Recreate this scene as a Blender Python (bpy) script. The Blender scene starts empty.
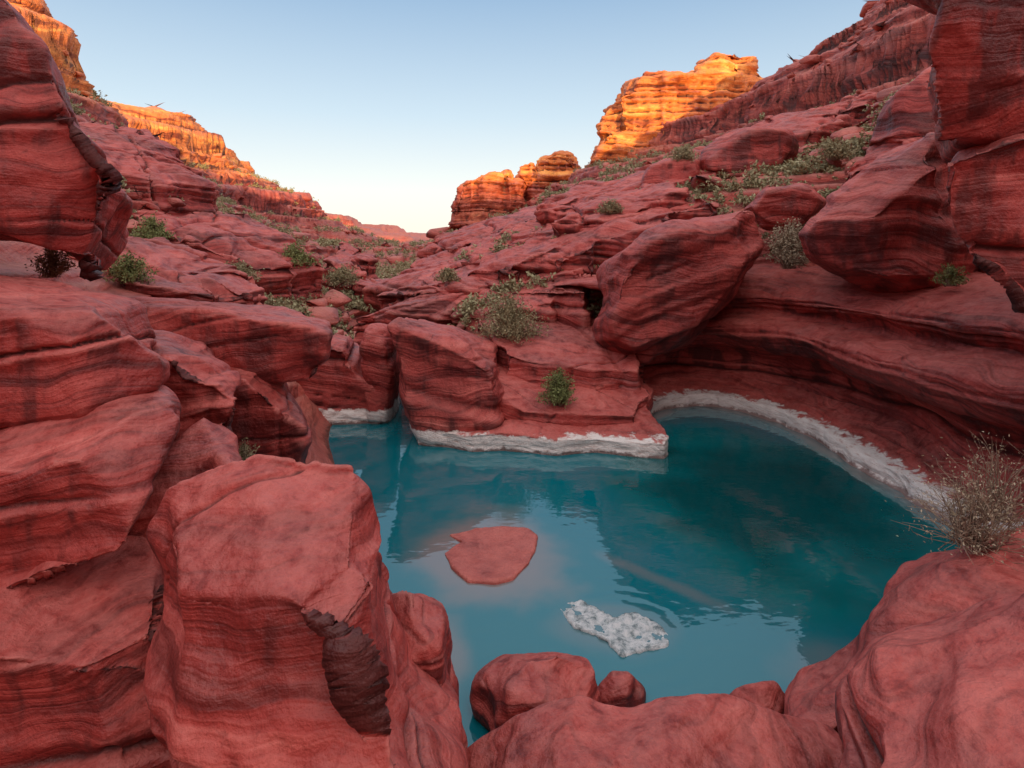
import bpy, math, random, time
import numpy as np
from mathutils import Vector
T0=time.time()
random.seed(7); RNG=np.random.default_rng(11)
EYE=6.0
# ---------------------------------------------------------------- noise
def _h(ix,iy,iz,seed):
    n=(ix.astype(np.uint32)*np.uint32(374761393)+iy.astype(np.uint32)*np.uint32(668265263)
       +iz.astype(np.uint32)*np.uint32(2147483647)+np.uint32(seed*1442695+12345))
    n=(n^(n>>np.uint32(13)))*np.uint32(1274126177)
    n=(n^(n>>np.uint32(15)))*np.uint32(2246822519)
    n=n^(n>>np.uint32(16))
    return n.astype(np.float32)*np.float32(2.0/4294967295.0)-np.float32(1)
def vnoise(p,seed=0):
    p=p.astype(np.float32)
    i=np.floor(p); f=p-i; i=i.astype(np.int64)&0xffffffff
    u=f*f*f*(f*(f*6-15)+10)
    x,y,z=i[:,0],i[:,1],i[:,2]
    x1,y1,z1=(x+1)&0xffffffff,(y+1)&0xffffffff,(z+1)&0xffffffff
    def L(a,b,t): return a+(b-a)*t
    r=L(L(L(_h(x,y,z,seed),_h(x1,y,z,seed),u[:,0]),L(_h(x,y1,z,seed),_h(x1,y1,z,seed),u[:,0]),u[:,1]),
        L(L(_h(x,y,z1,seed),_h(x1,y,z1,seed),u[:,0]),L(_h(x,y1,z1,seed),_h(x1,y1,z1,seed),u[:,0]),u[:,1]),u[:,2])
    return r
ROT=np.array([[0.36,0.48,-0.8],[-0.8,0.6,0.0],[0.48,0.64,0.6]],dtype=np.float32)
def fbm(p,octv=4,seed=0,gain=0.5):
    a=1.0;s=0;q=p.astype(np.float32)
    for k in range(octv):
        q=q@ROT.T
        s=s+a*vnoise(q+17.3*k,seed+k); q=q*2.03; a*=gain
    return s
def noise1(s,seed=0):
    z=np.zeros_like(s)
    return vnoise(np.stack([s,z+3.1,z+7.7],1),seed)
def sstep(a,b,x):
    t=np.clip((x-a)/(b-a),0,1); return t*t*(3-2*t)
# ---------------------------------------------------------------- mesh helpers
def link(ob): bpy.context.scene.collection.objects.link(ob); return ob
def mesh_np(name,V,F,smooth=True):
    V=np.asarray(V,dtype=np.float32); F=np.asarray(F,dtype=np.int32); k=F.shape[1]
    me=bpy.data.meshes.new(name)
    me.vertices.add(len(V)); me.vertices.foreach_set('co',V.ravel())
    me.loops.add(F.size); me.loops.foreach_set('vertex_index',F.ravel())
    me.polygons.add(len(F)); me.polygons.foreach_set('loop_start',np.arange(0,F.size,k,dtype=np.int32))
    me.update(calc_edges=True); me.validate()
    if smooth: me.polygons.foreach_set('use_smooth',np.ones(len(me.polygons),dtype=bool))
    return me
def getv(me):
    a=np.empty(len(me.vertices)*3,dtype=np.float32); me.vertices.foreach_get('co',a); return a.reshape(-1,3)
def getn(me):
    a=np.empty(len(me.vertices)*3,dtype=np.float32); me.vertices.foreach_get('normal',a); return a.reshape(-1,3)
def setv(me,V):
    me.vertices.foreach_set('co',np.asarray(V,dtype=np.float32).ravel()); me.update()
def obj(name,me,mats):
    ob=bpy.data.objects.new(name,me)
    for m in (mats if isinstance(mats,(list,tuple)) else [mats]): me.materials.append(m)
    return link(ob)
# ---------------------------------------------------------------- materials
def nodes(name):
    m=bpy.data.materials.new(name); m.use_nodes=True; nt=m.node_tree
    b=nt.nodes['Principled BSDF']; return m,nt,b
def mth(nt,op,a,b=None,c=None,clamp=False):
    n=nt.nodes.new('ShaderNodeMath'); n.operation=op; n.use_clamp=clamp
    for i,v in enumerate((a,b,c)):
        if v is None: continue
        if isinstance(v,(int,float)): n.inputs[i].default_value=v
        else: nt.links.new(v,n.inputs[i])
    return n.outputs[0]
def mix(nt,f,a,b,blend='MIX'):
    n=nt.nodes.new('ShaderNodeMix'); n.data_type='RGBA'; n.blend_type=blend
    if isinstance(f,(int,float)): n.inputs[0].default_value=f
    else: nt.links.new(f,n.inputs[0])
    for i,v in ((6,a),(7,b)):
        if isinstance(v,tuple): n.inputs[i].default_value=(*v,1)
        else: nt.links.new(v,n.inputs[i])
    return n.outputs[2]
def nz(nt,vec,scale,detail=4,rough=0.55,dist=0.0):
    n=nt.nodes.new('ShaderNodeTexNoise'); n.inputs['Scale'].default_value=scale
    n.inputs['Detail'].default_value=detail; n.inputs['Roughness'].default_value=rough; n.inputs['Distortion'].default_value=dist
    nt.links.new(vec,n.inputs['Vector']); return n.outputs[0]
def ramp(nt,f,stops,interp='LINEAR'):
    n=nt.nodes.new('ShaderNodeValToRGB'); n.color_ramp.interpolation=interp
    e=n.color_ramp.elements
    while len(e)<len(stops): e.new(0.5)
    for i,(p,c) in enumerate(stops):
        e[i].position=p; e[i].color=(*c,1) if isinstance(c,tuple) else (c,c,c,1)
    nt.links.new(f,n.inputs[0]); return n.outputs[0]
def mapr(nt,v,a,b,c=0.0,d=1.0):
    n=nt.nodes.new('ShaderNodeMapRange'); n.interpolation_type='SMOOTHSTEP'
    nt.links.new(v,n.inputs[0])
    for i,x in enumerate((a,b,c,d)): n.inputs[i+1].default_value=x
    return n.outputs[0]
def vscale(nt,vec,s,add=None):
    n=nt.nodes.new('ShaderNodeMapping'); n.inputs['Scale'].default_value=s
    nt.links.new(vec,n.inputs['Vector']); return n.outputs[0]
def rock_mat(name,scale=1.0,white=False,dust=(0.0,0.0,0.0),dustamt=0.0,strata=1.0,tint=(1,1,1),varnish=1.0,dip=(0.06,-0.04),sunlit_ochre=False,fine=1.0,xlim=False):
    m,nt,b=nodes(name)
    T=lambda r,g_,b_:(r*tint[0]*1.06,g_*tint[1]*0.92,b_*tint[2]*0.95)
    g=nt.nodes.new('ShaderNodeNewGeometry'); pos=g.outputs['Position']
    sx=nt.nodes.new('ShaderNodeSeparateXYZ'); nt.links.new(pos,sx.inputs[0]); z=sx.outputs[2]
    wz=nz(nt,pos,0.4/scale,2,0.5)
    s=mth(nt,'ADD',mth(nt,'ADD',z,mth(nt,'MULTIPLY',wz,1.3*scale)),mth(nt,'ADD',mth(nt,'MULTIPLY',sx.outputs[0],dip[0]),mth(nt,'MULTIPLY',sx.outputs[1],dip[1])))
    cb=nt.nodes.new('ShaderNodeCombineXYZ'); nt.links.new(mth(nt,'MULTIPLY',sx.outputs[0],0.10),cb.inputs[0]); nt.links.new(mth(nt,'MULTIPLY',sx.outputs[1],0.10),cb.inputs[1]); nt.links.new(s,cb.inputs[2])
    bed=cb.outputs[0]
    st1=nz(nt,vscale(nt,bed,(1,1,1.9/scale)),1.0,3,0.65)
    st2=nz(nt,vscale(nt,bed,(2,2,8.5/scale)),1.0,2,0.6)
    pat=nz(nt,pos,0.6/scale,3,0.6,0.4)
    col=ramp(nt,pat,[(0.28,T(0.20,0.024,0.020)),(0.45,T(0.34,0.049,0.039)),(0.6,T(0.42,0.071,0.056)),(0.78,T(0.51,0.125,0.10))])
    sc=ramp(nt,st1,[(0.36,(0.34,0.21,0.22)),(0.45,(0.88,0.82,0.82)),(0.56,(1.0,1.0,1.0)),(0.65,(1.3,1.8,1.8))])
    col=mix(nt,0.95*strata,col,sc,'MULTIPLY')
    sc2=ramp(nt,st2,[(0.37,(0.38,0.26,0.27)),(0.45,(1,1,1)),(0.59,(1.05,1.05,1.05)),(0.66,(1.3,1.9,1.9))])
    col=mix(nt,0.7*strata,col,sc2,'MULTIPLY')
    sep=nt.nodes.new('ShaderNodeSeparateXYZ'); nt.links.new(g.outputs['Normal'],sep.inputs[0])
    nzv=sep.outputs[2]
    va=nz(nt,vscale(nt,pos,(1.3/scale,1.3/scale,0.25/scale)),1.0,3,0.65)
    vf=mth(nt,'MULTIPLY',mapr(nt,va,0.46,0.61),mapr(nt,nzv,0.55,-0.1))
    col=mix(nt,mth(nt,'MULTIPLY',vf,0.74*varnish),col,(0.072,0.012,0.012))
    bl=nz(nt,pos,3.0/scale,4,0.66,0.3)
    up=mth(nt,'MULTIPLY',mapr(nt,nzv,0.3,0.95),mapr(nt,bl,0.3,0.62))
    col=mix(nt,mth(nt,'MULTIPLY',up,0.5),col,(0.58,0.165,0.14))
    if dustamt>0:
        df=mth(nt,'MULTIPLY',mapr(nt,nzv,0.55,0.9),dustamt)
        df=mth(nt,'MULTIPLY',df,mapr(nt,pat,0.3,0.55))
        col=mix(nt,df,col,dust)
    if sunlit_ochre:  # ochre strata on high ground; extra sunlight put into their colour
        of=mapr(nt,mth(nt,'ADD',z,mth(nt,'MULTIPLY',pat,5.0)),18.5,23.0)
        if xlim: of=mth(nt,'MULTIPLY',of,mapr(nt,sx.outputs[0],26.0,10.0))  # no painted sunlight on the shaded right ridge
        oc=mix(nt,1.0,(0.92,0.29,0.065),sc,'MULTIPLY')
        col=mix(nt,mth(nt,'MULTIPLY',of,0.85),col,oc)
    sp=nz(nt,pos,14/scale,3,0.7)
    col=mix(nt,0.32*fine,col,ramp(nt,sp,[(0.3,(0.5,0.45,0.43)),(0.5,(1,1,1)),(0.7,(1.35,1.4,1.4))]),'MULTIPLY')
    col=mix(nt,mth(nt,'MULTIPLY',mapr(nt,bl,0.42,0.3),0.4*min(1,varnish)),col,(0.12,0.018,0.016))
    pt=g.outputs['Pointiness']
    col=mix(nt,mth(nt,'MULTIPLY',mapr(nt,pt,0.495,0.43),0.85),col,(0.045,0.008,0.007))  # crevice shade put into the colour for contrast
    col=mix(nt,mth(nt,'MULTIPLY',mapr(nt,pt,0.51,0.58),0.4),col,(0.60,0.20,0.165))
    rough=mapr(nt,pat,0.3,0.7,0.48,0.74)
    zz=mth(nt,'ADD',z,mth(nt,'MULTIPLY',mth(nt,'SUBTRACT',bl,0.5),0.38))
    if white:
        wf=mth(nt,'MULTIPLY',mapr(nt,zz,0.49,0.43),mapr(nt,bl,0.22,0.34))
        wc=ramp(nt,nz(nt,vscale(nt,pos,(1,1,9)),3,3,0.7),[(0.3,(0.50,0.32,0.27)),(0.43,(0.78,0.70,0.66)),(0.7,(0.86,0.83,0.80))])
        col=mix(nt,wf,col,wc)
    if varnish>0:
        wet=mapr(nt,zz,0.11,0.03)
        col=mix(nt,mth(nt,'MULTIPLY',wet,0.8),col,(0.12,0.035,0.026))
    nt.links.new(col,b.inputs['Base Color']); nt.links.new(rough,b.inputs['Roughness'])
    b.inputs['Specular IOR Level'].default_value=0.45
    h=nz(nt,pos,2.4/scale,5,0.6)
    h=mth(nt,'ADD',h,mth(nt,'MULTIPLY',sp,0.20))
    h=mth(nt,'ADD',h,mth(nt,'MULTIPLY',st2,0.55*strata))
    bp=nt.nodes.new('ShaderNodeBump'); bp.inputs['Strength'].default_value=0.85; bp.inputs['Distance'].default_value=0.13*scale
    nt.links.new(h,bp.inputs['Height']); nt.links.new(bp.outputs[0],b.inputs['Normal'])
    return m
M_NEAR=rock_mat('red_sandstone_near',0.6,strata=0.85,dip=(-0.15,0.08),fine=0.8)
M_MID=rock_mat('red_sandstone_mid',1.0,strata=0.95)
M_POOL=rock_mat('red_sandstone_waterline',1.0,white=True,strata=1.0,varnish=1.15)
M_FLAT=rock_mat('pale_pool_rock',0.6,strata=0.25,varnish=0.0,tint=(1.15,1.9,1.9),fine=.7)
M_FAR=rock_mat('red_sandstone_far',3.0,strata=0.85,varnish=0.5,tint=(1.15,1.7,1.1),sunlit_ochre=True)
M_TER=rock_mat('desert_slope',2.0,dust=(0.40,0.135,0.10),dustamt=0.75,strata=1.0,varnish=0.5,tint=(1.05,1.25,1.1),sunlit_ochre=True,xlim=True)
def foam():
    m,nt,b=nodes('foam_crust'); g=nt.nodes.new('ShaderNodeNewGeometry')
    n=nz(nt,g.outputs['Position'],7,6,0.75)
    c=ramp(nt,n,[(0.38,(0.20,0.26,0.28)),(0.48,(0.62,0.67,0.69)),(0.58,(0.88,0.89,0.90))])
    nt.links.new(c,b.inputs['Base Color']); b.inputs['Roughness'].default_value=0.2
    bp=nt.nodes.new('ShaderNodeBump'); bp.inputs['Distance'].default_value=0.10; nt.links.new(n,bp.inputs['Height']); nt.links.new(bp.outputs[0],b.inputs['Normal'])
    return m
M_FOAM=foam()
# ---------------------------------------------------------------- displacement
def joints(V,seed,k,f):
    d=0
    for i,a in enumerate((0.5,1.9)):
        a=a+0.3*math.sin(seed*1.7+i)
        u=(V[:,0]*math.cos(a)+V[:,1]*math.sin(a))*f+0.22*fbm(V*0.35,3,seed+40+i)
        g=noise1(u,seed+50+i); d=d-k*np.exp(-(g/0.05)**2)
    return d
def strata_disp(V,N,A=0.12,f=1.0,dip=(0.06,-0.04),lo=0.12,lof=0.5,seed=0,groove=0.10,joint=0.0,jf=0.4):
    side=np.sqrt(np.clip(1-N[:,2]**2,0,1))
    wob=fbm(V*0.22*f,2,seed+5)
    s=V[:,2]+dip[0]*V[:,0]+dip[1]*V[:,1]+0.30*wob/f
    d=A*(0.9*noise1(s*1.3*f,seed)+0.6*noise1(s*3.1*f,seed+1)+0.35*noise1(s*7.3*f,seed+2))
    g=noise1(s*0.95*f,seed+3); d-=groove*np.exp(-(g/0.07)**2)
    g=noise1(s*2.3*f,seed+4); d-=0.5*groove*np.exp(-(g/0.09)**2)*np.clip(fbm(V*0.6*f,2,seed+9)+0.5,0,1)
    low=lo*fbm(V*lof,5,seed+20,0.5)
    if joint>0: low=low+joints(V,seed,joint,jf)
    return V+N*(d*side+low)[:,None]
def revox(me,vox,sm):
    ob=link(bpy.data.objects.new('t',me))
    r=ob.modifiers.new('r','REMESH'); r.mode='VOXEL'; r.voxel_size=vox; r.use_smooth_shade=True
    if sm: s=ob.modifiers.new('s','SMOOTH'); s.factor=0.5; s.iterations=sm
    dg=bpy.context.evaluated_depsgraph_get()
    out=bpy.data.meshes.new_from_object(ob.evaluated_get(dg))
    bpy.data.objects.remove(ob); bpy.data.meshes.remove(me); return out
def remesh(V,F,vox,sm):
    me=bpy.data.meshes.new('t'); me.from_pydata([tuple(v) for v in V],[],F); me.update()
    return revox(me,vox,sm)
def chisel(V,rng,n,lo=0.78,hi=0.95):
    c=(V.max(0)+V.min(0))/2; hs=(V.max(0)-V.min(0))/2; q=(V-c)/hs
    for i in range(n):
        d=rng.normal(size=3); d/=np.linalg.norm(d)
        t=q@d; mx=t.max(); o=mx*rng.uniform(lo,hi)
        q=q-np.outer(np.clip(t-o,0,None)*0.93,d)
    return q*hs+c
def scoops(P,N,rng,n,rad,dep):
    # water-worn hollows and broken-off spalls
    for i in range(n):
        k=rng.integers(len(P)); c=P[k]; nc=N[k]; r=rad*rng.uniform(.6,1.5)
        q=(P-c)*np.array([1,1,rng.uniform(1.0,1.7)])
        dd=np.sqrt((q**2).sum(1))+0.18*r*vnoise(P*(1.6/r),int(rng.integers(999)))
        w=(1-sstep(0.15*r,r,dd))*sstep(-0.1,0.5,N@nc)
        P=P-nc*(w*dep*rng.uniform(.5,1.2))[:,None]
    return P
def rock(name,ring,y,front,back,sf=0.6,sb=0.65,mat=None,vox=None,seed=0,cut=9,sm=5,A=None,lo=None,f=1.0,kx=1.0,kzf=0.0,kzb=1.0,dip=(0.06,-0.04),groove=None,dz=0.0,sc=7,flute=0.0):
    rng=np.random.default_rng(seed+100)
    R=np.array(ring,float); c=R.mean(0); n=len(R)
    secs=[(-front,sf),(-front*0.55,0.45+0.55*sf+0.02),(0,1.0),(back*0.5,0.96),(back,sb)]
    V=[];
    for dy,s in secs:
        yy=y+dy; cx=c[0]*(1+(yy/y-1)*kx); k=kzf if dy<0 else kzb
        cz=EYE+(c[1]-EYE)*(1+(yy/y-1)*k) + (dz*(-dy) if dy<0 else 0)
        for p in R:
            j=rng.normal(size=2)*0.025*np.ptp(R,0)
            V.append((cx+(p[0]-c[0])*s+j[0]*(dy!=0),yy+ (rng.normal()*0.06*front),cz+(p[1]-c[1])*s+j[1]*(dy!=0)))
    F=[]
    for k in range(len(secs)-1):
        for i in range(n):
            a=k*n+i;b=k*n+(i+1)%n; F.append((a,b,b+n,a+n))
    F.append(tuple(range(n))[::-1]); F.append(tuple((len(secs)-1)*n+i for i in range(n)))
    vox=vox or max(0.019,0.0039*y)
    me=remesh(V,F,vox*1.9,2)
    P=getv(me); size=float(np.min(np.ptp(P,0)))
    P=chisel(P,rng,cut); setv(me,P)
    s0=min(size,4.0)
    me=revox(me,vox,sm+1); P=getv(me)
    if sc:
        P=scoops(P,getn(me),rng,sc,0.36*s0,0.07*s0); setv(me,P)
    if flute:
        P=P+getn(me)*np.array([1,1,.2])*(flute*fbm(P*np.array([.30,.30,.035]),3,seed+77))[:,None]; setv(me,P)
    A=0.027*s0 if A is None else A; lo=0.03*s0 if lo is None else lo; groove=0.042*s0 if groove is None else groove
    P=strata_disp(P,getn(me),A,f*2.2/max(1.0,s0*0.8),dip,lo,1.2/max(0.8,s0*0.6),seed,groove,joint=0.012*s0,jf=1.0/max(1.0,s0*0.7))
    setv(me,P)
    me.polygons.foreach_set('use_smooth',np.ones(len(me.polygons),dtype=bool))
    return obj(name,me,mat or M_NEAR)
def plateau(name,plan,zb,mat,vox,seed=0,A=0.08,lo=0.08,groove=0.08,sm=5,f=1.0,dip=(0.05,-0.03),edge=0.0,lof=0.5,joint=0.0,jf=0.4):
    P0=np.array(plan,float); n0=len(P0); rng=np.random.default_rng(seed)
    pts=[]
    for i in range(n0):
        a,b=P0[i],P0[(i+1)%n0]; k=max(1,int(np.linalg.norm(b-a)/0.6)) if edge>0 else 1
        for j in range(k):
            p=a+(b-a)*j/k; p=p.copy(); p[:2]+=rng.normal(size=2)*edge; pts.append(p)
    n=len(pts); V=[tuple(p) for p in pts]+[(p[0],p[1],zb) for p in pts]
    c=P0.mean(0); V.append((c[0],c[1],c[2]*1.03));
    F=[(i,(i+1)%n,2*n) for i in range(n)]+[((i+1)%n,i,n+i,n+(i+1)%n) for i in range(n)]+[tuple(range(n,2*n))[::-1]]
    me=remesh(V,F,vox,sm)
    P=strata_disp(getv(me),getn(me),A,f,dip,lo,lof,seed,groove,joint,jf); setv(me,P)
    me.polygons.foreach_set('use_smooth',np.ones(len(me.polygons),dtype=bool))
    return obj(name,me,mat)
# ---------------------------------------------------------------- terrain
CP=np.array([
(0,12,-2),(4,14,-2),(6,18,-1.6),(2,9,-1.6),(-4,18.5,-1),(7,11.5,-1),(3,20,-0.5),(-3,8,-1),(-2,12,-1.5),(9,9,-.5),
(9,16.5,-1.3),(8.5,20,-1),(6.5,21.5,-1),(9.3,13,-1.2),(10,10.5,-.8),(10.8,16.5,-.2),(10,20.6,-.2),(11,13,-.2),(8,22.8,0),(5.5,23,0.4),(11.5,10.5,0),
(-4.6,22.5,-.5),(-5,26,0.2),(-6.5,32,.8),(-10,45,1.5),(-15,70,2),(-22,110,2),(-40,180,1),(-70,350,0),(-110,600,0),
(-6,13,1.5),(-8,13,3),(-9.4,16,4.0),(-12,16,5.2),(-7,20,1.2),(-7.8,23,2.6),(-11.3,25,3.6),(-15,25,5),(-14,32,5),(-9,32,2.5),
(-17,30,8),(-24.7,36,12.6),(-22,24,11),(-35,50,18),(-41.4,55,22.5),(-42.7,50,23),(-60,60,25),(-70,40,27),(-39.7,60,18),(-28.6,55,9.7),(-21,55,4.6),
(-61,110,23),(-80,110,25),(-52,115,18),(-48,110,12),(-35,110,4.2),(-64,160,19),(-90,160,22),(-72,250,15),(-110,250,17),(-54,230,4),(-85,500,7),(-88,400,14),(-120,400,16),
(-2,24,2.4),(1,24,2.6),(4,25,3.5),(8,25.5,5.0),(12,23.5,5.0),(12,25,6.6),(17.4,25,10),(22,22,12),(-3,30,3),(-7.7,38,2.0),(-4.5,36,3.5),(-.7,35,5.5),(5,35,7.5),(11,35,9.6),(16.8,35,11),(22.6,35,15),(32,35,22),
(13,17,4.2),(13.5,13,4.5),(14,8,3.5),(16,14,7.5),
(-9,58,4.5),(-1,60,7.5),(9,60,12),(19,60,14.5),(26,60,17),(31.8,60,20),(35.8,60,23.5),(39.3,60,28),(50,60,36),(25.9,40,14.5),
(-15,100,6),(-2,100,10),(8,100,14),(15,100,19),(30,100,20.5),(45,100,21.5),(60,100,30),(30,130,20),
(-22,130,4),(-14,130,8),(-4,132,11),(13,130,15),
(60,200,18),(150,200,24),(200,400,20),(-10,250,5),(-300,300,24),(-200,80,30),(-60,700,4),(200,900,10),(-300,900,10),(0,1300,5),
(30,22,18),(20,14,9),(14,5,6),(30,5,16),(60,20,30),(120,60,40),
(0,0,2),(-6,3,2),(-10,6,4),(-14,10,6),(-25,8,14),(-40,20,22),(6,2,2),(0,-10,5),(-20,-5,12),(20,-5,12),(0,-30,18),(-40,-30,24),(40,-30,24),
(0,-60,36),(-60,-60,37),(60,-60,37),(-130,-60,38),(130,-60,38),(0,-90,38),(-100,-110,38),(100,-110,38),(0,-300,30),(-300,-200,30),(300,-200,30),(300,100,35)],float)
CC=2.0
def _rbf_fit():
    X=CP[:,:2]; n=len(X); D=np.sqrt(((X[:,None]-X[None])**2).sum(2)+CC**2)
    A=np.zeros((n+3,n+3)); A[:n,:n]=D; A[:n,n]=1; A[:n,n+1:]=X; A[n,:n]=1; A[n+1:,:n]=X.T
    return np.linalg.solve(A,np.concatenate([CP[:,2],np.zeros(3)]))
W=_rbf_fit()
def base_h(x,y):
    out=np.empty(len(x))
    for i in range(0,len(x),60000):
        X=x[i:i+60000,None];Y=y[i:i+60000,None]
        D=np.sqrt((X-CP[:,0])**2+(Y-CP[:,1])**2+CC**2)
        out[i:i+60000]=D@W[:-3]+W[-3]+X[:,0]*W[-2]+Y[:,0]*W[-1]
    return out
def height(x,y):
    x=np.asarray(x,float);y=np.asarray(y,float)
    h=base_h(x,y); r=np.hypot(x,y)
    m=np.clip((r-23)/25,0,1)*np.where(y<0,0.5,1)
    far=np.clip((r-300)/600,0,1);
    P=np.stack([x,y,np.zeros_like(x)],1)
    h=h+m*(1.3*fbm(P*0.045,3,3)*(1-0.6*far))+0.22*fbm(P*0.25,4,8)*np.clip(m+0.25,0,1)
    wet=sstep(0.6,1.8,h)
    hh=h+m*0.9*fbm(P*0.03,2,40)
    def terr(hh,step,flat,ph):
        t=hh/step+ph; k=np.floor(t); f=t-k; return (k+sstep(flat,1.0,f)-t)*step
    k1=np.clip(0.7+0.5*fbm(P*0.05,2,50),0.2,0.95)
    h=h+wet*m*k1*terr(hh,2.9,0.66,0.2)+wet*0.6*terr(hh+0.3*fbm(P*0.2,2,44),0.8,0.6,0.5)
    cn=0.6*fbm(P*0.08,2,60)
    h=h+4.2*sstep(20.2,20.7,hh+cn)*(y>0)+2.4*sstep(12.6,13.0,hh+cn)*sstep(70,140,r)*(y>0)
    return h
def build_terrain():
    th=np.concatenate([np.linspace(-math.pi,-0.95,120,endpoint=False),np.linspace(-0.95,0.95,1050),np.linspace(0.95,math.pi,120)[1:]])
    r=np.concatenate([np.linspace(1.0,14,40,endpoint=False),np.exp(np.linspace(math.log(14),math.log(260),760)),np.exp(np.linspace(math.log(260),math.log(3000),90))[1:]])
    TH,R=np.meshgrid(th,r); X=(R*np.sin(TH)).ravel();Y=(R*np.cos(TH)).ravel()
    Z=height(X,Y); V=np.stack([X,Y,Z],1)
    a=np.arange(len(r)-1)[:,None]*len(th)+np.arange(len(th)-1)[None]; a=a.ravel()
    F=np.stack([a,a+1,a+1+len(th),a+len(th)],1)[:,::-1]
    me=mesh_np('canyon_terrain',V,F)
    N=getn(me)
    if N[:,2].mean()<0: me.flip_normals(); me.update(); N=getn(me)
    rr=np.hypot(X,Y); sc=np.clip(rr/40,0.35,2.2)
    side=np.sqrt(np.clip(1-N[:,2]**2,0,1))
    d=(0.16*fbm(V*0.5,4,70)+0.09*fbm(V*1.7,3,77))*sc*np.clip(1.3-N[:,2],0.25,1)
    s=V[:,2]+0.3*fbm(V*0.1,2,80)
    d+=side*sc*0.35*(noise1(s*1.4,81)+0.7*noise1(s*3.7,82))
    d*=sstep(0.2,1.2,Z)
    setv(me,V+N*d[:,None]*np.array([1,1,0.6]))
    return obj('canyon_terrain',me,M_TER)
build_terrain(); print('terrain',time.time()-T0)
# ---------------------------------------------------------------- pool alcove cliff (loft)
def catmull(P,n):
    P=np.array(P,float); d=np.concatenate([[0],np.cumsum(np.linalg.norm(np.diff(P,axis=0),axis=1))])
    t=np.linspace(0,d[-1],n); m=np.gradient(P,d,axis=0)
    i=np.clip(np.searchsorted(d,t)-1,0,len(P)-2); h=(d[i+1]-d[i])[:,None]; u=((t-d[i])[:,None])/h
    return (2*u**3-3*u**2+1)*P[i]+(u**3-2*u**2+u)*h*m[i]+(-2*u**3+3*u**2)*P[i+1]+(u**3-u**2)*h*m[i+1]
path=catmull([(3.2,21.5),(4.7,20.3),(5.6,21.3),(6.9,21.7),(8.2,20.6),(8.9,18.6),(9.1,16.4),(9.15,14.2),(9.5,12.2),(10.3,10.2),(11,8),(11.5,5)],900)
def alcove():
    prof=catmull([(-.5,-1.5),(-.15,-.3),(0,.05),(.10,.38),(.5,.50),(.75,.75),(1.15,1.1),(1.35,1.6),(1.05,2.0),(.45,2.2),(.1,2.5),(.1,2.95),(.7,3.3),(1.05,3.5),(.8,3.95),(1.2,4.3),(2.4,4.7),(4,5.0),(7,4.8)],420)
    tg=np.gradient(path,axis=0); tg/=np.linalg.norm(tg,axis=1)[:,None]
    N=np.stack([-tg[:,1],tg[:,0]],1)
    c=np.array([4.0,14.0]); s=np.sign(((path-c)*N).sum(1).mean()); N*=s
    k=np.ones(61)/61
    N=np.stack([np.convolve(np.pad(N[:,i],30,'edge'),k,'valid') for i in range(2)],1); N/=np.linalg.norm(N,axis=1)[:,None]
    n=len(path);m=len(prof)
    t=np.linspace(0,1,n)
    hs=np.interp(t,[0,.12,.25,.5,.8,1],[0.6,0.85,1.0,1.0,1.08,1.1])
    os_=np.interp(t,[0,.15,.3,.6,1],[0.4,0.8,1.1,1.2,1.0])
    V=np.zeros((n,m,3))
    off=prof[None,:,0]*os_[:,None]; zz=np.where(prof[None,:,1]<0.6,prof[None,:,1],0.6+(prof[None,:,1]-.6)*hs[:,None])
    V[:,:,0]=path[:,0:1]+N[:,0:1]*off; V[:,:,1]=path[:,1:2]+N[:,1:2]*off; V[:,:,2]=zz
    a=np.arange(n-1)[:,None]*m+np.arange(m-1)[None]; a=a.ravel()
    me=mesh_np('alcove_cliff',V.reshape(-1,3),np.stack([a,a+1,a+1+m,a+m],1))
    P=getv(me);NN=getn(me)
    toC=np.array([4,14,2.0])-P
    if (NN*toC).sum(1).mean()<0: me.flip_normals(); me.update(); NN=getn(me)
    P2=strata_disp(P,NN,0.14,1.3,(0.0,0.03),0.14,0.55,5,0.2)
    w=0.25+0.75*sstep(0.45,0.8,P[:,2])
    P3=P+(P2-P)*w[:,None]
    edge=0.10*fbm(P*np.array([1.1,1.1,0.2]),3,66)*(1-sstep(0.5,1.0,P[:,2]))   # uneven water edge
    P3=P3+NN*np.array([1,1,0])*edge[:,None]
    setv(me,P3); return obj('alcove_cliff',me,M_POOL)
alcove()
# ---------------------------------------------------------------- rocks, mid distance around the pool
rock('sandstone_boulder',[(8.5,6.15),(9.5,7.35),(11,8.7),(12.7,9.45),(14.2,9.0),(14.4,7.2),(14.6,5.1),(13.4,4.2),(11.6,4.05),(10.1,4.65),(8.9,5.4)],18,2.2,3.5,0.62,0.7,M_MID,seed=1,cut=8)
rock('tilted_sandstone_slab',[(2.55,2.4),(3.1,4.1),(2.6,4.95),(4.5,6.25),(6.6,7.1),(8.75,7.2),(8.85,5.8),(7.8,4.1),(6.2,2.4),(4.3,1.7)],21,1.6,3.0,0.72,0.7,M_MID,seed=2,cut=6,dip=(-0.45,0.1),sc=4)
rock('sandstone_block',[(-4.0,3.5),(-3.5,3.7),(-2,3.3),(-.2,2.5),(-.05,1.2),(-.3,-.4),(-2.9,-.4),(-3.7,2.1)],18.4,1.0,4.5,0.8,0.8,M_POOL,seed=3,cut=5,dip=(0.25,0),kx=0.3,kzb=0.3,sc=4)
rock('sandstone_block',[(-5.2,3.0),(-4.7,3.3),(-4.0,3.1),(-3.9,1.4),(-4.0,-.4),(-4.8,-.4),(-5.0,1.5)],20.2,.8,2.5,0.8,0.8,M_POOL,seed=4,cut=5,kx=.3)
rock('sandstone_block',[(-7.4,2.4),(-6.2,3.0),(-5.5,2.75),(-5.2,1.6),(-4.2,1.1),(-4.1,-.5),(-7.3,-.5)],20.6,1.0,3,0.85,0.8,M_POOL,seed=5,cut=5,kx=.5)
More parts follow.
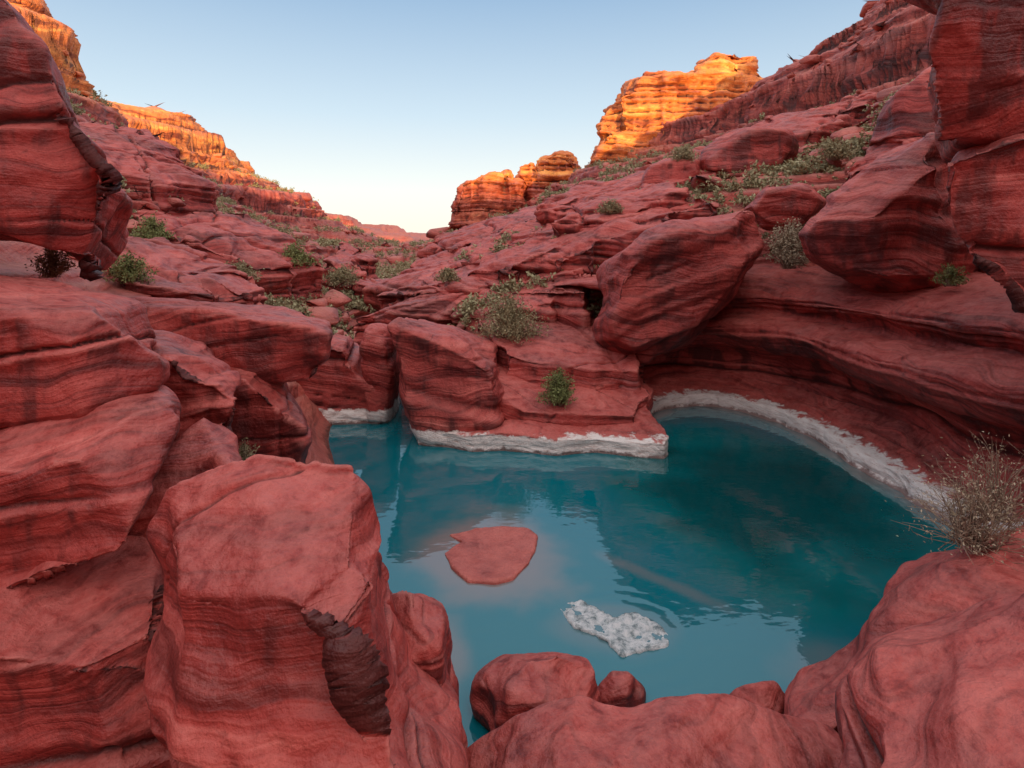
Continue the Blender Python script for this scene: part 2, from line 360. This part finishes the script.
plateau('rock_shelf',[(-3.0,18.3,.42),(-2.6,17.5,.42),(-1.2,16.75,.5),(-.3,17.0,.5),(0.6,16.95,.46),(1.3,16.6,.46),(2.4,16.75,.42),(3.4,16.35,.4),(4.2,16.3,.4),(4.5,16.9,.5),(4.2,18,.85),(4.6,20,1.05),(4,23,1.6),(-3,23,1.6)],-1.5,M_POOL,0.05,seed=6,A=0.05,lo=0.07,groove=0.05,f=2.2,edge=.09)
plateau('rock_shelf',[(-0.6,18.2,1.35),(0.2,17.5,.95),(1.2,17.5,.95),(2.6,17.6,.9),(3.6,17.5,.95),(4.3,18.6,1.25),(4.2,23,2),(-2,23,2)],0.2,M_POOL,0.05,seed=16,A=0.06,lo=0.12,groove=0.05,f=2.0,edge=.14,joint=.05,jf=.5)
plateau('rock_shelf',[(-.2,19.6,2.3),(1.0,19.4,2.0),(2,19.0,1.9),(4.0,19.2,1.8),(4.4,20.5,2.2),(4,24,3),(-1.5,24,2.9)],0.5,M_MID,0.05,seed=7,A=0.08,lo=0.12,groove=0.09,f=1.6,edge=.12,joint=.08,jf=.5)
LEDGES=[
([(-6.5,27,2.6),(-4,25.5,2.6),(-1,24.5,3.0),(1.6,23.4,3.6),(3.0,23.5,4.1),(3.4,27,5),(-2,30,4.6),(-6.5,31,3.4)],0.2,8,0.07),
([(-4.6,28.5,3.6),(-1.5,26.6,3.9),(0.4,26,4.2),(1.2,28,5),(-2,31,5),(-4.5,31,4.2)],0.2,68,0.07),
([(-2,28,4.5),(0.5,26,4.8),(3,25.2,5.6),(6,25.4,6.8),(9,26,7.8),(9,31,8.5),(1,33,6.6)],2,9,0.08),
([(2.2,28.5,6.6),(4.8,27.4,7.0),(7.5,27.5,8.3),(8,31,8.9),(3,32,7.9)],2,69,0.08),
([(-8,34,3.2),(-5.5,31,3.4),(-3,31,3.9),(0,31,5.2),(3,33,6.4),(2,38,7.6),(-6,40,4.8)],0.5,10,0.09),
([(1,34,7.6),(4,32,7.9),(9,31,9.0),(13,32,10.2),(15,37,11.4),(4,40,9.6)],3,17,0.1),
([(-7,46,5.2),(-3,42,5.6),(3,41,7.6),(8,43,9.6),(8,50,10.6),(-5,52,7)],1.5,18,0.12),
([(10,42,11),(15,38,11.6),(21,38,13.6),(26,42,16.5),(20,48,15.5)],6,19,0.12),
([(13.5,24.5,8.6),(16,22.5,9.4),(20,22,11.2),(24,25,13.8),(18,29,11.6)],3,42,0.08),
([(-15,19.5,5.9),(-12,18,5.1),(-10,17.5,4.6),(-8.6,19.5,4.2),(-9.5,23,4.4),(-14,24,6)],1,43,0.06),
([(-18,27,7.4),(-14.5,25.5,6.2),(-11,27,4.8),(-10,31,4.9),(-15,34,7.6)],1,44,0.08),
([(-24,30,12.2),(-20.5,28,10.4),(-17,29,8.6),(-17,34,9.2),(-23,38,13)],3,45,0.09),
([(-9.8,38,3.6),(-8.4,35,3.2),(-7.0,36,2.6),(-7.6,44,3)],0,46,0.1),
([(-12,40,5),(-10.6,36,4.2),(-9.5,37,3.8),(-10.5,46,4.8),(-13,46,6)],0,47,0.1)]
for pl,zb,sd,vx in LEDGES:
    plateau('rock_ledge',pl,zb,M_MID,vx,seed=sd,A=0.2,lo=0.2,groove=0.22,f=1.3,edge=.32,sm=2,joint=0.28,jf=0.32)
rock('sandstone_boulder',[(10.0,9.2),(10.4,11.0),(12,12.0),(15.4,12.2),(15.9,11.2),(15.2,9.6),(13,8.6)],33,2,3.5,0.7,0.7,M_MID,seed=11,cut=9)
rock('sandstone_boulder',[(7.0,8.7),(7.2,9.9),(9,10.8),(10.6,10.6),(10.8,9.2),(9,8.3)],33,1.5,2.5,0.7,0.7,M_MID,seed=12,cut=9)
rock('sandstone_boulder',[(8.7,7.1),(9.6,8.0),(11.4,8.2),(12.2,7.4),(11.4,6.5),(9.6,6.3)],23,1.2,2,0.7,0.7,M_MID,seed=13,cut=9)
rock('sandstone_boulder',[(15.2,9.4),(16,12),(19,14),(23,14.5),(24,11),(20,8.6)],26,2.5,4,0.7,0.7,M_MID,seed=14,cut=9)
rock('sandstone_boulder',[(9.3,-.5),(9.5,.9),(10.2,1.7),(11.4,1.7),(12,.5),(11.5,-.6)],11.3,.8,1.5,0.7,0.7,M_MID,seed=15,cut=8)
print('mid',time.time()-T0)
# right foreground overhang
rock('overhanging_cliff',[(7.0,11.8),(7.1,10.6),(7.9,10.0),(7.75,9.3),(7.5,8.6),(7.6,7.3),(8.3,7.0),(10,6.9),(13,7),(13,13),(8,13)],10.8,3,3,0.8,0.8,M_NEAR,seed=20,cut=7,kzf=.6)
rock('overhanging_cliff',[(7.9,7.3),(8.0,6.6),(8.4,5.7),(9.1,4.9),(9.8,4.4),(12,4.2),(13,7.4),(9,7.9)],10.6,3,3,0.8,0.75,M_NEAR,seed=21,cut=7,kzf=.6)
# right foreground boulders
rock('foreground_boulder',[(2.8,1.5),(2.77,2.17),(2.94,2.67),(3.48,3.0),(4.27,3.2),(5.3,3.3),(5.6,.5),(2.8,.2)],5,1.6,2.0,0.75,0.7,M_NEAR,seed=22,cut=7)
rock('foreground_boulder',[(3.4,.37),(3.6,.62),(4.35,1.25),(4.7,1.75),(5.2,2.3),(6,2.4),(7.35,2.5),(7.5,-.7),(3.5,-.7)],7.6,1.6,2.4,0.75,0.75,M_NEAR,seed=23,cut=7)
rock('foreground_boulder',[(-.5,.8),(.1,1.25),(.7,1.43),(1.9,1.45),(2.5,1.25),(3.3,1.1),(3.5,-.8),(-.5,-.8)],6,1.8,1.2,0.85,0.75,M_NEAR,seed=24,cut=4)
rock('shore_boulder',[(-.53,.55),(-.15,.9),(.6,.93),(1.1,.6),(1.2,.2),(1.1,-.5),(-.5,-.5)],7.6,.7,.8,0.65,0.65,M_NEAR,seed=25,cut=9)
rock('shore_boulder',[(1.1,.2),(1.25,.42),(1.55,.4),(1.75,.15),(1.6,-.3),(1.1,-.3)],7.8,.3,.4,0.65,0.65,M_NEAR,seed=26,cut=9)
rock('shore_boulder',[(2.75,.1),(2.9,.3),(3.4,.35),(3.6,.1),(3.5,-.3),(2.8,-.3)],7.7,.3,.4,0.65,0.65,M_NEAR,seed=27,cut=9)
# left foreground
rock('foreground_boulder',[(-3.34,3.35),(-3.16,3.72),(-2.36,4.0),(-1.42,3.93),(-.95,3.5),(-.82,2.9),(-.62,2.35),(-.42,1.75),(-.6,1.0),(-.8,-.3),(-2.2,-.3),(-2.35,1.2),(-2.95,2.25)],5.4,1.4,1.6,0.62,0.7,M_NEAR,seed=30,cut=7,sc=10,lo=.11)
rock('foreground_boulder',[(-1.0,2.38),(-.74,2.18),(-.59,1.45),(-.43,1.2),(-.55,.55),(-.8,-.6),(-1.7,-.6),(-1.7,2.3)],6.3,.6,1.2,0.8,0.7,M_NEAR,seed=31,cut=6)
L=dict(mat=M_NEAR,dip=(-0.18,0.1))
rock('cliff_slab',[(-7.24,6.2),(-7.4,5.8),(-7.9,5.2),(-9,5.7),(-10.2,6.0),(-13,6.1),(-13,11.5),(-10.3,10.5),(-9.4,9.6),(-8.7,8.4),(-8.1,7.6),(-7.7,6.8)],12,3,2.5,0.75,0.75,seed=32,cut=7,kzf=.4,sc=12,**L)
rock('cliff_slab',[(-5.28,4.5),(-5.35,4.05),(-5.6,3.8),(-6.8,3.7),(-9.5,3.5),(-9.5,5.8),(-7.7,5.5),(-6.8,5.35),(-5.7,5.0)],9,2.5,3,0.8,0.85,seed=33,cut=4,**L)
rock('cliff_slab',[(-4.36,3.87),(-4.4,3.6),(-4.8,3.1),(-6.0,2.7),(-8.4,1.7),(-8.4,3.95),(-6.8,4.0),(-5.5,4.15),(-4.6,4.15)],8,2.2,3,0.8,0.85,seed=34,cut=4,**L)
rock('cliff_slab',[(-3.97,3.4),(-4.07,3.0),(-4.85,2.3),(-6.1,1.2),(-8.6,0),(-8.6,2.0),(-6.4,2.7),(-5.1,3.3),(-4.4,3.7)],8.5,2,2.5,0.85,0.85,seed=35,cut=4,**L)
rock('cliff_slab',[(-6.6,4.5),(-5.8,4.45),(-5.2,4.25),(-4.5,3.75),(-4.57,3.4),(-4.8,2.8),(-6.6,2.8)],10,1.5,2.5,0.8,0.85,seed=36,cut=5,**L)
rock('cliff_slab',[(-4,2.9),(-4.1,1.5),(-2.6,-1.0),(-8,-1.5),(-8,.5),(-5.8,1.9)],8.2,1.8,2,0.85,0.85,seed=37,cut=4,**L)
rock('cliff_slab',[(-4.1,2.9),(-3.75,2.5),(-3.7,1.9),(-3.5,.3),(-3.3,-.6),(-7.0,-.6),(-7.0,2.7),(-5.2,2.8)],6.8,1.8,1.6,0.8,0.9,seed=38,cut=4,sc=12,**L)
rock('cliff_slab',[(-8.6,4.75),(-7.6,4.75),(-4.8,4.6),(-3.95,4.2),(-4.05,3.65),(-4.5,3.2),(-8.6,3.0)],13,1.6,4,0.9,0.85,seed=39,cut=4,**L)
rock('cliff_slab',[(-4.9,3.7),(-4.3,3.1),(-4.04,2.2),(-4.1,1.2),(-4.2,-1),(-7,-1),(-7,3.7)],12,1.2,3,0.85,0.85,seed=40,cut=5,**L)
rock('foreground_boulder',[(-4.4,1.6),(-3.6,1.85),(-2.9,1.6),(-2.6,.9),(-4.6,.9)],4.4,.5,.7,0.8,0.8,seed=41,cut=6,**L)
print('near',time.time()-T0)
# pool rock and foam patch
plateau('flat_pool_rock',[(-1.3,12.2,.03),(-.8,12.45,.05),(-.2,12.5,.05),(.3,12.4,.04),(.5,12.1,.05),(.5,11.6,.05),(.35,11.1,.05),(.1,10.65,.04),(-.3,10.45,.04),(-.75,10.55,.03),(-1.1,11.0,.05),(-1.2,11.5,.03),(-.95,11.9,.05)],-.5,M_FLAT,0.025,seed=50,A=0.01,lo=0.03,groove=0.0,f=3,sm=6,edge=.035,lof=1.4)
plateau('foam_patch',[(.75,9.95,.0),(1.15,9.85,.03),(1.6,9.5,.04),(2.0,9.45,.05),(2.4,9.2,.01),(2.3,8.85,.0),(2.0,8.7,.03),(1.6,8.75,.03),(1.35,8.95,.03),(.95,9.35,.04)],-.5,M_FOAM,0.018,seed=51,A=0.02,lo=0.05,groove=0.0,f=5,sm=2,edge=.06,lof=3.4)  # white foam on the water, built as a low crusted stone
# ---------------------------------------------------------------- mesas
def mesa(name,ring,y,front,back,seed):
    return rock(name,ring,y,front,back,0.90,0.85,M_FAR,vox=0.2,seed=seed,cut=2,sm=0,A=0.5,lo=0.35,f=0.85,kx=0.3,kzb=0.0,groove=0.55,dip=(0.02,0),sc=0,flute=1.2)
mesa('sandstone_mesa',[(12.5,17),(14.2,22),(14.9,22.3),(15.8,28.3),(18.2,29.0),(19.7,32.3),(30,31.6),(31,35.4),(38.3,35.6),(39.2,32.6),(43,32.2),(44.2,27),(47,18)],100,7,12,60)
mesa('sandstone_mesa',[(-14.5,8),(-12.6,12),(-11.3,17.4),(-4.8,19.8),(-.6,20.8),(.3,18.5),(2.0,18.4),(2,9)],130,6,12,61)
mesa('sandstone_mesa',[(0.8,14),(1.5,22.0),(3.9,22.2),(6,20.5),(7.1,24.1),(12.6,25.2),(14.6,22),(18,12)],134,6,12,62)
# ---------------------------------------------------------------- talus boulders
def talus():
    import bmesh
    protos=[]
    rng=np.random.default_rng(5)
    for k in range(14):
        bm=bmesh.new()
        for _ in range(16):
            p=rng.uniform(-1,1,3); p*=0.9+0.2*rng.random(); p[2]*=0.5; p[1]*=.8
            bm.verts.new(p)
        r=bmesh.ops.convex_hull(bm,input=bm.verts)
        bmesh.ops.delete(bm,geom=[v for v in bm.verts if not v.link_faces],context='VERTS')
        bmesh.ops.bevel(bm,geom=list(bm.edges),offset=0.07,segments=1,affect='EDGES')
        bmesh.ops.triangulate(bm,faces=bm.faces); bm.verts.ensure_lookup_table(); bm.verts.index_update()
        protos.append((np.array([v.co[:] for v in bm.verts]),np.array([[v.index for v in f.verts] for f in bm.faces]))); bm.free()
    VV=[];FF=[];o=0
    n=4200; d=np.exp(rng.uniform(math.log(24),math.log(150),n)); t=rng.uniform(-0.85,0.85,n); xs=t*d;ys=d
    dens=fbm(np.stack([xs,ys,xs*0],1)*0.12,3,90)
    hs=height(xs,ys)
    for x,y,h,dn in zip(xs,ys,hs,dens):
        if h<0.8 or dn<rng.uniform(-.5,.5): continue
        s=rng.uniform(0.10,0.40)*(1+y/50)*(1.0 if rng.random()<.88 else 2.2)
        bv,bf=protos[rng.integers(14)]
        a=rng.uniform(0,6.28); ca,sa=math.cos(a),math.sin(a)
        q=bv@np.array([[ca,sa,0],[-sa,ca,0],[0,rng.normal()*.15,1]])
        q=q*s+np.array([x,y,h+0.12*s]); VV.append(q);FF.append(bf+o);o+=len(bv)
    me=mesh_np('talus_boulders',np.concatenate(VV),np.concatenate(FF),False); obj('talus_boulders',me,M_TER)
talus()
# ---------------------------------------------------------------- water
def water():
    m,nt,b=nodes('pool_water'); g=nt.nodes.new('ShaderNodeNewGeometry'); pos=g.outputs['Position']
    at=nt.nodes.new('ShaderNodeAttribute'); at.attribute_name='shallow'
    ad=nt.nodes.new('ShaderNodeAttribute'); ad.attribute_name='depth'
    fd=mth(nt,'ADD',ad.outputs['Fac'],mth(nt,'MULTIPLY',mth(nt,'SUBTRACT',nz(nt,pos,0.3,2),0.5),0.5))
    deep=ramp(nt,fd,[(0.1,(0.0,0.15,0.19)),(0.55,(0.0,0.135,0.15)),(0.95,(0.0,0.068,0.075))])
    c=mix(nt,at.outputs['Fac'],deep,(0.30,0.20,0.18))
    nt.links.new(c,b.inputs['Base Color'])
    b.inputs['Roughness'].default_value=0.015; b.inputs['IOR'].default_value=1.8
    h=mth(nt,'ADD',nz(nt,vscale(nt,pos,(1,1.6,1)),2.2,2,0.5),mth(nt,'MULTIPLY',nz(nt,pos,9,2,0.5),0.12))
    # small rings spreading round the foam patch
    vd=nt.nodes.new('ShaderNodeVectorMath'); vd.operation='DISTANCE'; nt.links.new(pos,vd.inputs[0]); vd.inputs[1].default_value=(1.75,9.2,0)
    rd=vd.outputs['Value']
    rip=mth(nt,'MULTIPLY',mth(nt,'SINE',mth(nt,'MULTIPLY',mth(nt,'ADD',rd,mth(nt,'MULTIPLY',nz(nt,pos,1.2,2),.5)),22.0)),mapr(nt,rd,1.9,0.7,0.0,0.22))
    h=mth(nt,'ADD',h,rip)
    bp=nt.nodes.new('ShaderNodeBump'); bp.inputs['Distance'].default_value=0.02; bp.inputs['Strength'].default_value=0.24
    nt.links.new(h,bp.inputs['Height']); nt.links.new(bp.outputs[0],b.inputs['Normal'])
    xs=np.linspace(-12,14,400);ys=np.linspace(1,27,400);X,Y=np.meshgrid(xs,ys);X=X.ravel();Y=Y.ravel()
    V=np.stack([X,Y,np.zeros_like(X)],1); a=(np.arange(399)[:,None]*400+np.arange(399)[None]).ravel()
    me=mesh_np('pool_water',V,np.stack([a,a+1,a+401,a+400],1))
    nse=fbm(V*0.9,4,5)
    def blob(cx,cy,rx,ry,rot=0.0,k=.3,a0=.45,a1=1.2):
        c,s=math.cos(rot),math.sin(rot); dx=(X-cx);dy=(Y-cy); u=(c*dx+s*dy)/rx; v=(-s*dx+c*dy)/ry
        return 1-sstep(a0,a1,np.sqrt(u*u+v*v)+k*nse)
    sh=np.maximum.reduce([0.65*blob(-.5,11.5,1.7,1.7),0.3*blob(2.6,10.6,1.5,.22,-0.75),0.25*blob(1.6,9.3,1.1,.6),.5*blob(-1.0,8.4,.5,1.2),0.25*blob(4.6,8.4,1.0,.7)])
    dp=np.min(np.hypot(X[:,None]-path[::12,0],Y[:,None]-path[::12,1]),1); sh=np.maximum(sh,0.5*(1-sstep(.1,.55,dp+.15*nse)))
    att=me.attributes.new('shallow','FLOAT','POINT'); att.data.foreach_set('value',sh.astype(np.float32))
    dd=blob(6.0,14.2,4.2,5.5,0.0,.15,0.2,1.3)
    att=me.attributes.new('depth','FLOAT','POINT'); att.data.foreach_set('value',dd.astype(np.float32))
    obj('pool_water',me,m)
water()
# ---------------------------------------------------------------- shrubs
def leaf_mat(name,c1,c2):
    m,nt,b=nodes(name); g=nt.nodes.new('ShaderNodeNewGeometry')
    c=ramp(nt,nz(nt,g.outputs['Position'],7,2),[(0.35,c1),(0.65,c2)])
    nt.links.new(c,b.inputs['Base Color']); b.inputs['Roughness'].default_value=0.8; return m
LG=leaf_mat('leaf_green',(0.12,0.145,0.04),(0.27,0.30,0.11))
LO=leaf_mat('leaf_olive',(0.19,0.165,0.085),(0.40,0.34,0.19))
LS=leaf_mat('leaf_scrub',(0.22,0.195,0.10),(0.42,0.38,0.22))
LD=leaf_mat('dry_grass',(0.26,0.20,0.12),(0.50,0.41,0.29))
TW=leaf_mat('twig',(0.16,0.10,0.07),(0.40,0.29,0.20))
def shrub_geo(rng,c,r,h,nb,nl,ls,tw=0.006,curl=0.3):
    V=[];F=[];LV=[];LF=[]
    for i in range(nb):
        az=rng.uniform(0,6.283); el=math.radians(rng.uniform(8,88)); L=rng.uniform(.65,1.05)
        tip=np.array([math.cos(az)*math.cos(el)*r*L,math.sin(az)*math.cos(el)*r*L,math.sin(el)*h*L])
        p=np.array([0,0,0.0])+rng.normal(size=3)*[.12*r,.12*r,0]; mid=(p+tip)/2+rng.normal(size=3)*curl*r*.3+[0,0,.1*h]
        ts=np.linspace(0,1,5); pts=[(1-t)**2*p+2*t*(1-t)*mid+t*t*tip for t in ts]
        if tw>0:
            for k in range(4):
                a,b=pts[k],pts[k+1]; d=b-a; s=np.cross(d,[0.3,.5,1]); s/=np.linalg.norm(s)+1e-6; u=np.cross(d,s); u/=np.linalg.norm(u)+1e-6
                w0=tw*(1-ts[k]*.7);w1=tw*(1-ts[k+1]*.7); o=len(V)
                for q,w in((a,w0),(b,w1)):
                    for ang in(0,2.09,4.19): V.append(q+(s*math.cos(ang)+u*math.sin(ang))*w)
                for j in range(3): F.append((o+j,o+(j+1)%3,o+3+(j+1)%3,o+3+j))
        for _ in range(nl):
            t=rng.uniform(.35,1.05); q=(1-t)**2*p+2*t*(1-t)*mid+t*t*tip+rng.normal(size=3)*r*.07
            d=rng.normal(size=3);d/=np.linalg.norm(d); e=np.cross(d,rng.normal(size=3)); e/=np.linalg.norm(e)+1e-6
            l=ls*rng.uniform(.6,1.4); o=len(LV)
            LV+= [q-d*l*.5,q+e*l*.22,q+d*l*.5,q-e*l*.22]; LF.append((o,o+1,o+2,o+3))
    c=np.array(c)
    return (np.array(V).reshape(-1,3)+c if V else np.zeros((0,3))),F,np.array(LV).reshape(-1,3)+c,LF
def shrub(name,c,r,h,mat,nb=90,nl=26,ls=0.07,tw=0.008,seed=0,curl=.3):
    rng=np.random.default_rng(seed); V,F,LV,LF=shrub_geo(rng,c,r,h,nb,nl,ls,tw,curl)
    o=len(V); A=np.concatenate([V,LV]); Q=np.concatenate([np.array(F).reshape(-1,4),np.array(LF).reshape(-1,4)+o]).astype(int)
    me=mesh_np(name,A,Q,False); me.materials.append(TW); me.materials.append(mat)
    mi=np.ones(len(me.polygons),dtype=np.int32); mi[:len(F)]=0; me.polygons.foreach_set('material_index',mi)
    return link(bpy.data.objects.new(name,me))
shrub('desert_shrub',(-.05,21.5,2.4),1.4,1.6,LO,190,38,0.09,seed=1)
shrub('desert_shrub',(1.4,18.0,1.05),.62,1.1,LG,130,40,0.07,seed=2)
shrub('desert_shrub',(9.6,20.8,5.0),.9,1.7,LD,150,30,0.09,seed=3)
shrub('desert_shrub',(11.4,15.6,4.8),.45,.6,LG,70,26,0.06,seed=4)
shrub('desert_shrub',(-15.0,25,5.9),.9,1.1,LG,110,28,0.1,seed=5)
shrub('desert_shrub',(-11.5,18,4.7),.8,.9,LG,110,30,0.08,seed=6)
shrub('desert_shrub',(-11.4,25,4.2),1.0,.9,LO,110,28,0.1,seed=7)
shrub('desert_shrub',(-10.9,30,4.6),1.1,1.2,LG,110,28,0.12,seed=17)
shrub('desert_shrub',(-12.8,33,5.6),1.2,1.2,LO,110,28,0.12,seed=18)
shrub('desert_shrub',(-9.6,34,3.4),1.2,1.2,LO,110,28,0.12,seed=19)
shrub('desert_shrub',(-4.35,9.8,2.2),.28,.55,LO,60,20,0.04,seed=8)
shrub('desert_shrub',(-4.9,9.3,3.0),.2,.4,LO,50,20,0.035,seed=9)
shrub('desert_shrub',(-8.6,11.2,5.3),.45,.7,LO,80,24,0.05,seed=10)
shrub('desert_shrub',(9.2,32,10.1),.9,.9,LO,90,26,0.12,seed=20)
shrub('desert_shrub',(4.6,28,7.2),.7,.7,LO,80,26,0.10,seed=21)
shrub('desert_shrub',(-3.0,27.5,4.1),.7,.6,LO,80,26,0.10,seed=22)
shrub('desert_shrub',(14.5,27,9.6),1.0,.9,LO,90,26,0.12,seed=23)
shrub('dry_twiggy_shrub',(5.6,7.3,2.3),.95,.8,LD,190,7,0.035,0.007,seed=11,curl=.7)
shrub('dry_twiggy_shrub',(6.2,7.7,2.4),.9,1.1,LD,120,5,0.035,0.006,seed=12,curl=.9)
def scrub():
    rng=np.random.default_rng(9); LVs=[];LFs=[];o=0
    n=7000; d=np.exp(rng.uniform(math.log(24),math.log(170),n)); t=rng.uniform(-.8,.75,n); xs=t*d;ys=d
    hs=height(xs,ys); hx=height(xs+.5,ys);hy=height(xs,ys+.5)
    for x,y,h,a,b in zip(xs,ys,hs,hx,hy):
        if h<0.9 or h>19.5: continue
        if math.hypot(a-h,b-h)>0.75: continue
        s=rng.uniform(.2,.7)*(1+y/100)
        _,_,LV,LF=shrub_geo(rng,(x,y,h),s,s*0.9,10,10,0.22*s+0.04,0)
        LVs.append(LV);LFs.append(np.array(LF)+o);o+=len(LV)
    me=mesh_np('scrub_vegetation',np.concatenate(LVs),np.concatenate(LFs),False); obj('scrub_vegetation',me,LS)
scrub(); print('veg',time.time()-T0)
# ---------------------------------------------------------------- light, sky, camera
EL=math.radians(6.5); AZ=math.radians(163)
D=Vector((math.sin(AZ)*math.cos(EL),math.cos(AZ)*math.cos(EL),math.sin(EL)))
sl=bpy.data.lights.new('sun','SUN'); sl.energy=5.0; sl.angle=math.radians(0.5); sl.color=(1,0.66,0.25)
so=link(bpy.data.objects.new('sun',sl)); so.rotation_euler=(-D).to_track_quat('-Z','Y').to_euler()
w=bpy.data.worlds.new('World'); bpy.context.scene.world=w; w.use_nodes=True; nt=w.node_tree
sk=nt.nodes.new('ShaderNodeTexSky'); sk.sky_type='NISHITA'; sk.sun_disc=False; sk.sun_elevation=EL; sk.sun_rotation=AZ
sk.air_density=1.0; sk.dust_density=0.3; sk.ozone_density=1.0
bg=nt.nodes['Background']; bg.inputs[1].default_value=1.0
tc=nt.nodes.new('ShaderNodeTexCoord'); sp=nt.nodes.new('ShaderNodeSeparateXYZ'); nt.links.new(tc.outputs['Generated'],sp.inputs[0])
grad=ramp(nt,sp.outputs[2],[(0.0,(1.0,0.95,0.88)),(0.08,(0.94,0.96,0.95)),(0.2,(0.64,0.78,0.90)),(0.38,(0.33,0.50,0.72)),(0.6,(0.60,0.72,0.86)),(1.0,(1.10,1.08,1.08))])
dt=nt.nodes.new('ShaderNodeVectorMath'); dt.operation='DOT_PRODUCT'; nt.links.new(tc.outputs['Generated'],dt.inputs[0]); dt.inputs[1].default_value=D
gl=mapr(nt,dt.outputs['Value'],-0.1,1.0)
glow=mix(nt,gl,(0,0,0),(1.35,1.0,0.8))
sum_=mix(nt,1.0,grad,glow,'ADD')
nish=mix(nt,1.0,sk.outputs[0],(0.3,0.3,0.3),'MULTIPLY')
fin=mix(nt,0.10,sum_,nish)
nt.links.new(fin,bg.inputs[0])
cam=bpy.data.cameras.new('camera'); co=link(bpy.data.objects.new('camera',cam)); co.location=(0,0,EYE); co.rotation_euler=(math.radians(90),0,0)
cam.sensor_width=36; cam.lens=600*36/1024; cam.shift_y=-144/1024; cam.clip_end=6000; cam.clip_start=0.05
bpy.context.scene.camera=co
bpy.context.scene.view_settings.view_transform='Standard'
print('done',time.time()-T0)
